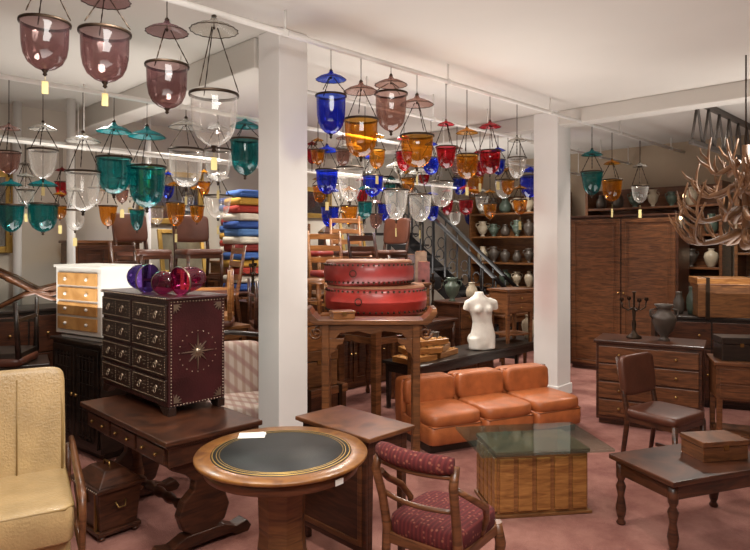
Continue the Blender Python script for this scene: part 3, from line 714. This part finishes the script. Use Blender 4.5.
def candelabra(x,y,z,h,lab,rz=0):
    o=thing('candelabra',lab,'candelabra',(x,y,z),rz,'bronze candelabra on the furniture')
    part(MB().lathe([(.07,0),(.07,.015),(.03,.04),(.014,.08),(.022,h*.3),(.012,h*.4),(.018,h*.6),(.01,h*.7),(.012,h*.96),(.022,h)],n=14,cap=True),'stem',M['iron'],o)
    for i in range(4):
        a=i*math.pi/2; c,s_=math.cos(a),math.sin(a)
        part(MB().tube([(c*q,s_*q,zz) for q,zz in [(.01,h*.65),(.06,h*.6),(.11,h*.66),(.12,h*.8)]],.007,6).lathe([(.008,0),(.022,.015),(.018,.035)],(c*.12,s_*.12,h*.79),10),'arm',M['iron'],o)
def clock(x,y,z,h,rz,mat,lab):
    o=thing('mantel_clock',lab,'clock',(x,y,z),rz)
    part(MB().box((0,0,h*.06),(h*.7,h*.35,h*.12)),'base',mat,o,.004)
    part(MB().box((0,0,h*.45),(h*.55,h*.28,h*.66)).box((0,0,h*.87),(h*.6,h*.3,h*.2),tp=.3),'case',mat,o,.004)
    part(MB().lathe([(.001,0),(h*.2,0),(h*.22,-.01)],n=24),'dial',M['paper'],o,loc=(0,-h*.145,h*.52),rot=(math.pi/2,0,0))
def etagere(x,y,w,d,h,n,rz,mat,lab,z=0):
    o=thing('etagere',lab,'shelf',(x,y,z),rz)
    for a in (-1,1):
        for b in (-1,1): part(MB().box((a*(w/2-.015),b*(d/2-.015),h/2),(.03,.03,h)),'post',mat,o,.003)
    zs=[.12+(h-.16)*i/(n-1) for i in range(n)]
    for zz in zs: part(MB().box((0,0,zz),(w-.002,d-.002,.02)),'shelf',mat,o,.002)
    return [z+q+.011 for q in zs]
def stool(x,y,z,h,r,mat,seat,lab,rz=0):
    o=thing('stool',lab,'stool',(x,y,z),rz,'wooden stools')
    part(MB().pillow((0,0,h-.025),(2*r,2*r,.05),.6,24,8),'seat',seat,o)
    for i in range(4):
        a=math.pi/4+i*math.pi/2; c,s_=math.cos(a),math.sin(a)
        part(MB().cyl((c*r*.7,s_*r*.7,h-.03),(c*r*.95,s_*r*.95,0),.016,.012,8),'leg',mat,o)
    part(MB().lathe([(r*.84,h*.35),(r*.88,h*.35),(r*.88,h*.39),(r*.84,h*.39),(r*.84,h*.35)],n=20),'foot_ring',mat,o)
def canvas(x,y,z,w,h,rz,mf,mi,lab,tilt=-12):
    o=thing('framed_picture',lab,'picture',(x,y,z),rz,'framed pictures leaning on furniture',rx=tilt)
    mb=MB()
    for e in (-1,1): mb.box((e*(w/2-.025),0,h/2),(.05,.03,h)).box((0,0,h/2+e*(h/2-.025)),(w-.1,.03,.05))
    part(mb,'frame',mf,o,.005); part(MB().box((0,.005,h/2),(w-.1,.008,h-.1)),'canvas',mi,o)
def rug_roll(x,y,h,r,mat,lab):
    o=thing('rolled_rug',lab,'rug',(x,y,0),random.uniform(0,90),'rolled rugs standing by the staircase')
    part(MB().cyl((0,0,0),(0,0,h),r,r,18),'roll',mat,o)
    sp=[(r*.85*(1-j/26)*math.cos(j*.7),r*.85*(1-j/26)*math.sin(j*.7),h+.003) for j in range(24)]
    part(MB().tube(sp,.006,5),'roll_end',M['hide'],o)
def blankets(tx,ty,z,n,rz,w=.6,d=.42,lab='on the cupboard',grp='stack of folded textiles'):
    for i in range(n):
        hh=.09; k=i%8
        o=thing('folded_textile','%s folded blanket in a stack %s'%(['blue','cream','red','yellow','blue','dark red','white','pale blue'][k],lab),'textile',(tx+random.uniform(-.02,.02),ty,z),rz+random.uniform(-6,6),grp)
        part(MB().pillow((0,0,hh/2),(w,d,hh),.25,24,8).pillow((0,-.01,hh*.3),(w-.01,d,hh*.5),.25,24,8),'blanket',TX[k],o)
        z+=hh
# ---------- platforms along the left wall
x,y=PX(205,6.95),6.95
cabinet(x,y,1.7,.6,1.17,45,W_['mahog'],W_['mahog2'],'long dark wooden sideboard carrying stacked chairs',rows=1,cols=3,doors=3,name='sideboard')
g='brown leather chairs standing on the sideboard'
chair(x-.5,y-.48,1.17,60,W_['mahog'],M['brownl'],'brown leather dining chair standing on the sideboard',bh=.86,group=g)
chair(x-.06,y-.04,1.17,38,W_['mahog'],M['brownl'],'brown leather dining chair standing on the sideboard',bh=.86,group=g)
blankets(x+.42,y+.42,1.17,13,45,.52,.4,'on the sideboard','striped pile of folded textiles')
tx,ty=PX(246,8.1),8.1
cabinet(tx,ty,.75,.5,1.5,45,W_['teak'],W_['mahog2'],'tall brown cupboard carrying folded textiles',doors=2,name='cupboard')
blankets(tx,ty,1.5,9,45)
x,y=cs(7.9,4.15)
simple_table(x,y,1.0,.56,.78,45,W_['mahog2'],'brown wooden table behind the studded chest carrying chairs',turn=True)
chair(x-.24,y-.24,.78,80,W_['mahog'],M['brownl'],'dark wooden chair standing on a table',bh=.95,slat=True,group='chairs stacked on tables')
chair(x+.24,y+.24,.78,-60,W_['mahog2'],M['brownl'],'brown wooden chair standing on a table',bh=.92,slat=True,group='chairs stacked on tables')
x,y=cs(6.85,3.95)
simple_table(x,y,.6,.4,1.0,45,W_['teak'],'tall brown wooden stand behind the studded chest')
chair(x,y,1.0,10,W_['oak'],M['brownl'],'honey oak chair upturned on a tall stand',flip=True,group='chairs stacked on tables')
x,y=cs(7.7,5.6)
cabinet(x,y,.8,.42,1.12,45,W_['mahog'],W_['mahog2'],'dark mahogany side cabinet carrying bronze candelabra',doors=2,rows=1,cols=1)
candelabra(x-.22,y-.2,1.12,.45,'bronze four armed candelabra on the cabinet'); vase(x+.0,y+.0,1.12,.34,.1,M['pot'],'dark bronze vase on the cabinet',1,'vases on cabinets'); candelabra(x+.22,y+.22,1.12,.5,'tall bronze four armed candelabra on the cabinet',30)
x,y=cs(6.6,4.95)
simple_table(x,y,.75,.5,.9,45,W_['teak'],'brown wooden side table behind the column')
chair(x-.1,y-.1,.9,200,W_['mahog'],M['brownl'],'upturned wooden chair on a side table',flip=True,group='chairs stacked on tables')
x,y=cs(9.95,7.5)
zs=etagere(x,y,.55,.32,2.0,5,45,W_['teak'],'tall open wooden etagere with ceramics against the plaster wall')
for z in zs[1:]:
    for t in (-.18,.0,.18):
        hh=random.uniform(.18,.3); m=random.choice(['pot','pot2','pot3'])
        vase(x+t*R2,y+t*R2,z,hh,hh*.28,M[m],{'pot':'dark bronze vase on the etagere','pot2':'green glazed vase on the etagere','pot3':'cream pottery vase on the etagere'}[m],random.choice((0,2)),'vases on the etagere')
x,y=cs(9.9,5.25); cabinet(x,y,.72,.4,1.35,45,W_['mahog'],W_['mahog2'],'dark cabinet against the plaster wall carrying pictures',doors=2)
canvas(x,y,1.35,.6,.55,45,M['gold'],M['canvas'],'gilt framed dark picture leaning on a cabinet')
# left edge
x,y=PX(20,5.75),5.75
cabinet(x,y,1.45,.5,1.12,45,W_['dark'],W_['mahog'],'dark carved wooden sideboard beside the wall',rows=1,cols=2,doors=3,name='sideboard')
candelabra(x-.3,y-.25,1.12,.5,'bronze four armed candelabra on the dark sideboard')
vase(x+.44,y+.46,1.12,.4,.12,M['pot'],'dark bronze vase on the dark sideboard',1,'vases on cabinets')
o=thing('sling_chair','brown leather sling lounge chair with curved wooden frame','chair',(PX(40,5.8),5.8,1.12),25)
pts=[(-.36,.34),(-.22,.27),(-.05,.16),(.1,.12),(.25,.17),(.36,.3)]
mb=MB(); vs=[(px_,yy,zz_) for px_,zz_ in pts for yy in (-.24,.24)]
n=len(pts); fs=[(2*i,2*i+1,2*i+3,2*i+2) for i in range(n-1)]
vs+= [(a,b,c-.02) for a,b,c in vs]; fs+=[(2*n+2*i,2*n+2*i+2,2*n+2*i+3,2*n+2*i+1) for i in range(n-1)]
mb.add(vs,fs,True); part(mb,'sling_seat',M['brownl'],o)
for yy in (-.26,.26):
    part(MB().tube([(a,yy,c+.01) for a,c in pts],.018,8),'side_rail',W_['mahog2'],o)
    part(MB().tube([(-.36,yy,.0),(-.1,yy,.14),(.3,yy,.24)],.018,8),'leg',W_['mahog2'],o)
    part(MB().tube([(.34,yy,.0),(.05,yy,.12),(-.25,yy,.28)],.018,8),'leg',W_['mahog2'],o)
x,y=-2.93,4.72
cabinet(x,y,.75,.42,.8,30,W_['dark'],W_['mahog'],'dark wooden low cabinet carrying an upturned chair',rows=2,cols=2,doors=0)
chair(x+.08,y,.8,10,W_['dark'],M['brownl'],'dark wooden chair upturned on a low cabinet',flip=True,group='chairs stacked on tables')
x,y=cs(9.95,3.85); cabinet(x,y,.7,.42,1.75,45,W_['mahog2'],W_['mahog'],'tall mahogany bookcase cupboard against the plaster wall',doors=2,name='cupboard')
x,y=cs(9.95,8.95); cabinet(x,y,1.1,.45,1.5,45,W_['teak'],W_['mahog'],'teak cupboard against the plaster wall',doors=2,name='cupboard')
clock(x-.2,y-.2,1.5,.5,45,W_['mahog'],'dark wooden mantel clock on a cupboard')
canvas(x+.2,y+.2,1.5,.5,.6,45,M['gold'],M['canvas'],'gilt framed dark picture leaning on a cupboard')
o=thing('armchair','pale plaid upholstered armchair with dark wooden arms','armchair',(PX(238,4.75)-.05,4.85,0),20)
part(MB().pillow((0,-.02,.43),(.6,.6,.16),.3),'seat',M['fab'],o)
part(MB().pillow((0,.26,.68),(.56,.18,.46),.4,rx=-.15),'backrest',M['fab'],o)
for s_ in (-1,1):
    part(MB().tube([(s_*.32,.25,.72),(s_*.33,-.1,.68),(s_*.33,-.27,.64),(s_*.31,-.3,.45),(s_*.3,-.3,0)],.022,8),'arm',W_['dark'],o)
    part(MB().tube([(s_*.31,.28,.95),(s_*.3,.26,.6),(s_*.29,.25,.36),(s_*.29,.33,0)],.02,8),'leg',W_['dark'],o)
part(MB().tube([(-.31,.28,.94),(0,.29,.98),(.31,.28,.94)],.02,8),'crest_rail',W_['dark'],o)
part(MB().box((0,0,.33),(.56,.56,.05)),'seat_frame',W_['dark'],o,.005)
# ---------- centre / behind drums
x,y=cs(7.95,7.4)
cabinet(x,y,1.5,.5,1.15,45,W_['teak'],W_['mahog2'],'brown wooden sideboard carrying stacked chairs',rows=1,cols=3,doors=3,name='sideboard')
g='wooden chairs standing on the rear sideboard'
chair(x-.46,y-.46,1.15,70,W_['oak'],M['red'],'oak ladder back chair with red seat',bh=.98,group=g,slat=True)
chair(x-.02,y-.02,1.15,20,W_['elm'],M['brownl'],'elm ladder back chair with brown seat',bh=.92,group=g,slat=True)
chair(x+.42,y+.42,1.15,-40,W_['mahog'],M['brownl'],'mahogany chair with brown leather back',bh=.9,group=g)
x,y=cs(6.95,6.5)
simple_table(x,y,.9,.5,.95,45,W_['mahog2'],'brown wooden table beside the drum stand',turn=True)
chair(x-.2,y-.2,.95,30,W_['oak'],M['red'],'oak chair with red seat standing on a table',bh=.9,slat=True,group='chairs stacked on tables')
chair(x+.24,y+.24,.95,140,W_['mahog'],M['brownl'],'mahogany chair standing on a table',bh=.88,slat=True,group='chairs stacked on tables')
x,y=cs(5.85,4.75)
o=thing('trunk','dark wooden trunk on the carpet behind the column','trunk',(x,y,0),45)
part(MB().box((0,0,.22),(.5,.36,.44)),'body',W_['mahog'],o,.006)
part(MB().box((0,0,.475),(.52,.38,.07)),'lid',W_['mahog2'],o,.008)
for e in (-.17,.17): part(MB().box((e,0,.255),(.035,.392,.515)),'metal_band',M['iron'],o)
box_small(x,y,.515,.36,.28,.3,35,W_['teak'],'brown wooden box stacked on the dark trunk')
box_small(x,y,.815,.32,.24,.3,50,W_['elm'],'honey brown wooden box on top of stacked boxes')
stool(x,y,1.115,.3,.12,W_['elm'],W_['elm'],'small round elm stool stacked on boxes')
x,y=cs(7.0,8.0)
simple_table(x,y,.95,.55,.8,45,W_['mahog'],'dark wooden table behind the low table',turn=True)
cabinet(x-.15,y-.15,.5,.35,.45,45,W_['mahog2'],W_['elm'],'small brown table top chest of drawers',rows=3,doors=0,z=.8,name='chest_of_drawers')
candelabra(x+.22,y+.22,.8,.55,'bronze four armed candelabra on a table')
vase(x-.15,y-.15,1.25,.28,.09,M['pot'],'dark bronze vase on a small chest',1,'vases on cabinets')
x,y=cs(7.0,9.35)
cabinet(x,y,.75,.42,.98,45,W_['mahog'],W_['mahog2'],'mahogany cabinet behind the plaster torso',rows=1,doors=2)
vase(x-.18,y-.18,.98,.3,.1,M['pot2'],'green glazed urn on the cabinet',1,'vases on cabinets')
vase(x+.12,y+.12,.98,.22,.08,M['pot3'],'cream pottery jar on the cabinet',2,'vases on cabinets')
x,y=cs(6.9,10.45)
simple_table(x,y,.65,.5,.75,45,W_['mahog2'],'small brown wooden table near the staircase')
box_small(x,y,.75,.4,.3,.25,30,W_['teak'],'brown wooden box on a small table')
for i,(cc,ss,hh,mm) in enumerate([(9.0,9.9,1.5,0),(8.75,10.15,1.6,1),(9.2,10.3,1.55,2),(8.8,9.6,1.4,3),(8.5,9.95,1.45,0)]):
    x,y=cs(cc,ss); rug_roll(x,y,hh,.09,RG[mm],'%s rolled rug standing on end near the staircase'%['dark red','brown','charcoal','tan'][mm])
x,y=cs(6.2,10.9); vase(x,y,0,.8,.2,M['pot'],'large dark bronze floor urn near the shelving',1,'floor urns')
x,y=cs(6.0,9.95); vase(x,y,.5,.3,.09,M['pot3'],'cream pottery jar on the low table',0,'vases on cabinets')
x,y=cs(6.05,7.35); vase(x,y,.5,.26,.08,M['pot'],'small bronze jar on the low table',2,'vases on cabinets')
def stairs():
    o=thing('metal_staircase','dark iron staircase with open treads and ornate balustrade','staircase',(PX(520,9.6),9.6,0),157)
    n=10; run=.2; rise=.19
    for i in range(n):
        part(MB().box((run*(i+.5),0,rise*(i+1)-.015),(.22,.7,.03)),'tread',M['black'],o)
    for s_ in (-1,1):
        part(MB().prism([(0,0),(.16,0),(n*run+.05,n*rise-.17),(n*run+.05,n*rise),(n*run-.05,n*rise),(0,.14)],s_*.35,s_*.37),'stringer',M['black'],o)
        part(MB().tube([(.1,s_*.36,1.0),(n*run,s_*.36,n*rise+.9),(n*run+.75,s_*.36,n*rise+.9)],.032,8),'handrail',M['black'],o)
        for i in range(n):
            x0=run*(i+.5); z0=rise*(i+.5)
            mb=MB().cyl((x0,s_*.36,z0),(x0,s_*.36,z0+.95),.014,n=6)
            mb.tube([(x0+.075+.06*math.cos(b),s_*.36,z0+.5+.09*math.sin(b)) for b in [k*math.pi/6 for k in range(13)]],.009,5)
            part(mb,'baluster',M['black'],o)
        for i in range(4): part(MB().cyl((n*run+.05+.22*i,s_*.36,n*rise),(n*run+.05+.22*i,s_*.36,n*rise+.9),.014,n=6),'baluster',M['black'],o)
    part(MB().box((n*run+.38,0,n*rise-.02),(.76,.74,.04)),'landing',M['black'],o)
    for a in (.05,.7):
        for s_ in (-1,1): part(MB().box((n*run+a,s_*.33,(n*rise-.04)/2),(.05,.05,n*rise-.04)),'post',M['black'],o)
stairs()
def shelving(s,c0,c1,h,levels,mat,lab):
    cx,cy=cs((c0+c1)/2,s); w=(c1-c0)*R2; d=.4
    o=thing('shelving_unit',lab,'shelf',(cx,cy,0),-45)
    for sx in (-1,1): part(MB().box((sx*(w/2-.02),0,h/2),(.04,d,h)),'side_panel',mat,o,.003)
    part(MB().box((0,d/2-.01,h/2),(w-.08,.02,h-.02)),'back_panel',mat,o)
    for z in levels: part(MB().box((0,-.01,z-.015),(w-.08,d-.03,.03)),'shelf',mat,o,.003)
    return cx,cy,w
for (c0,c1,lv,hh) in [(6.9,9.4,(.1,.55,1.0,1.4,1.85,2.25),2.56),(3.6,6.3,(.1,.55,1.0,1.4,1.85,2.25),2.56),(.6,3.4,(.1,.6,1.1,1.6,2.1),2.5)]:
    cx,cy,w=shelving(13.05,c0,c1,hh,lv,W_['teak'] if c0!=3.6 else W_['mahog2'],'tall brown wooden shelving unit filled with pots')
    for z in lv[1:]:
        n=7
        for i in range(n):
            t=(-w/2+.18)+(w-.36)*i/(n-1)
            if random.random()<.08: continue
            h=random.uniform(.2,.28); m=random.choice(['pot','pot','pot2','pot3'])
            vase(cx+t*R2-.03,cy-t*R2-.03,z,h,h*random.uniform(.3,.42),M[m],{'pot':'dark bronze vase on a shelf','pot2':'green glazed vase on a shelf','pot3':'cream pottery vase on a shelf'}[m],random.randint(0,2))
for s,z,w,h in [(2.2,2.05,.7,.8),(5.3,2.3,.8,.6),(8.6,2.35,.6,.4)]:
    x,y=cs(CMAX-.05,s)
    o=thing('framed_mirror','gilt framed mirror hanging on the plaster wall','mirror',(x,y,z),45)
    mb=MB()
    for e in (-1,1): mb.box((e*w/2,0,0),(.07,.04,h+.07)).box((0,0,e*h/2),(w-.07,.04,.07))
    part(mb,'frame',M['gold'],o,.01)
    part(MB().box((0,.01,0),(w-.07,.01,h-.07)),'mirror_glass',M['mirror'],o)
# ---------- right side
def antler_chandelier(x,y,z):
    o=thing('antler_chandelier','tan antler chandelier hanging from the ceiling on chain','chandelier',(x,y,z))
    rnd=random.Random(7)
    for tier,(r0,n,zo) in enumerate([(.44,11,-.12),(.40,10,.06),(.32,8,.26),(.22,6,.44)]):
        for i in range(n):
            a=2*math.pi*i/n+tier*.3
            pts=[];rs=[]
            sw=rnd.choice((-1,1))*.7
            for j in range(9):
                t=j/8; rr=.06+r0*math.sin(t*1.9)/math.sin(1.9)*.9; aa=a+sw*t
                pts.append(Vector((math.cos(aa)*rr,math.sin(aa)*rr,zo-.14*math.sin(t*3.1)+.22*t*t))); rs.append(.025*(1-t*.72))
            an=part(MB().tube(pts,rs,8),'antler',M['antler'],o)
            for j in (3,5,6):
                p=pts[j]; dx=Vector((rnd.uniform(-.05,.05)+math.cos(a)*.06,rnd.uniform(-.05,.05)+math.sin(a)*.06,rnd.uniform(.09,.15)))
                part(MB().tube([p,p+dx*.5+Vector((math.cos(a)*.02,math.sin(a)*.02,0)),p+dx],[.014,.011,.003],6),'tine',M['antler'],an)
            if tier<2 and i%3==0:
                p=pts[6]
                part(MB().cyl(p,p+Vector((0,0,.07)),.011,n=8),'candle_tube',M['pot3'],o)
                part(MB().sph(p+Vector((0,0,.09)),.013,8,(1,1,1.6)),'bulb',M['bulb'],o)
    part(MB().cyl((0,0,-.2),(0,0,.56),.03,n=10).sph((0,0,-.22),.05,10),'stem',M['antler'],o)
    part(MB().cyl((0,0,.54),(0,0,CH-z),.006,n=6),'chain',M['iron'],o)
antler_chandelier(PX(746,4.9),4.9,PZ(216,4.9))
x,y=PX(735,6.6),6.6
cabinet(x,y,1.6,.5,.95,-20,W_['dark'],W_['mahog'],'dark wooden sideboard below the antler chandelier',rows=1,cols=3,doors=3,name='sideboard')
x3,y3=PX(726,6.55),6.55
o=thing('trunk','brown wooden trunk with metal bands on the sideboard','trunk',(x3,y3,.95),-15)
part(MB().box((0,0,.17),(.62,.38,.34)),'body',W_['teak'],o,.006)
part(MB().box((0,0,.375),(.64,.4,.07)),'lid',W_['oak'],o,.008)
for e in (-.22,.22): part(MB().box((e,0,.2),(.035,.412,.425)),'metal_band',M['iron'],o)
for i,(dx,hh) in enumerate([(-.55,.24),(-.42,.3),(.5,.26)]):
    vase(x+dx*.94,y-.02-dx*.34,.95,hh,.06,M[['pot','pot2','pot'][i]],'dark bottle shaped vase on the sideboard',2,'vases on the sideboard')
nightstand(752,5.3,0,.6,.4,.72,-20,'mahogany side table with drawers beside the sideboard',W_['mahog2'],2,name='side_table',cat='table')
box_small(PX(738,5.3),5.32,.72,.3,.22,.2,-10,W_['dark'],'dark wooden box on the side table')
vase(PX(764,5.25),5.2,.72,.34,.08,M['pot'],'dark bottle shaped vase on the side table',2,'vases on the side table')
cabinet(PX(628,8.4),8.4,1.4,.55,2.1,-40,W_['mahog'],W_['mahog2'],'tall mahogany wardrobe against the rear shelving',doors=2,name='wardrobe')
cabinet(PX(650,5.9),5.9,.9,.46,.8,-30,W_['mahog'],W_['mahog2'],'mahogany chest of drawers in the shop aisle',rows=4,doors=0,name='chest_of_drawers')
candelabra(PX(634,6.0),6.0,.8,.45,'bronze four armed candelabra on the chest of drawers'); vase(PX(664,5.85),5.85,.8,.34,.11,M['pot'],'dark bronze urn on the chest of drawers',1,'vases on cabinets')
chair(PX(665,4.6),4.6,0,35,W_['mahog'],M['brownl'],'brown leather dining chair on the carpet',bh=.85)
simple_table(PX(695,3.72),3.72,.85,.5,.42,20,W_['mahog'],'low dark mahogany coffee table',name='coffee_table',cat='coffee table',turn=True)
box_small(PX(714,3.77),3.77,.42,.3,.2,.12,10,W_['mahog2'],'brown wooden box on the low coffee table')
# ---------------------------------------------------------------- lights
def area(loc,size,e,rot=(0,0,0),col=(1,.97,.92),spread=180):
    l=bpy.data.lights.new('area_light','AREA'); l.energy=e; l.size=size; l.color=col; l.spread=math.radians(spread)
    o=bpy.data.objects.new('area_light',l); bpy.context.collection.objects.link(o); o.location=loc; o.rotation_euler=rot
def spot(loc,e,ang=150,col=(1,.94,.85),r=.15):  # bare spots added to brighten the room, not fittings of the shop
    l=bpy.data.lights.new('fill_spot','SPOT'); l.energy=e; l.spot_size=math.radians(ang); l.spot_blend=.8; l.color=col; l.shadow_soft_size=r
    o=bpy.data.objects.new('fill_spot',l); bpy.context.collection.objects.link(o); o.location=loc
U=(math.pi,0,0)
area((-.3,1.0,1.4),2.5,90,U,spread=150); area((.6,5.4,1.2),2.0,50,U,spread=150); area((-2.2,5.4,1.2),1.8,46,U,spread=150); area((3.8,5.4,1.2),2.0,36,U,spread=150); area((1.2,9.4,1.2),1.8,46,U,spread=150)  # unseen up-facing areas added to imitate light bounced onto the ceiling
area((.3,1.0,3.1),2.0,140,(.35,0,0))  # added overhead area, out of view, brightens the foreground
for (c,s),e in [((4.0,1.8),95),((3.0,4.4),105),((7.3,2.6),120),((6.05,6.3),170),((7.4,7.6),180),((9.1,5.3),150),((1.6,8.4),120),((3.6,11.0),150),((7.4,11.2),190),((9.0,8.8),150)]:
    x,y=cs(c,s); spot((x,y,3.05),e)
w=bpy.data.worlds.new('World'); bpy.context.scene.world=w; w.use_nodes=True
w.node_tree.nodes['Background'].inputs[0].default_value=(1,.95,.9,1); w.node_tree.nodes['Background'].inputs[1].default_value=.1
# ---------------------------------------------------------------- camera
cam=bpy.data.cameras.new('camera'); co=bpy.data.objects.new('camera',cam); bpy.context.collection.objects.link(co)
co.location=(0,0,H); co.rotation_euler=(math.pi/2,0,0); cam.sensor_width=36; cam.lens=36*F/750; cam.shift_y=-30/750; cam.clip_start=.05
bpy.context.scene.camera=co
bpy.context.scene.view_settings.view_transform='Standard'
bpy.context.scene.view_settings.exposure=.05
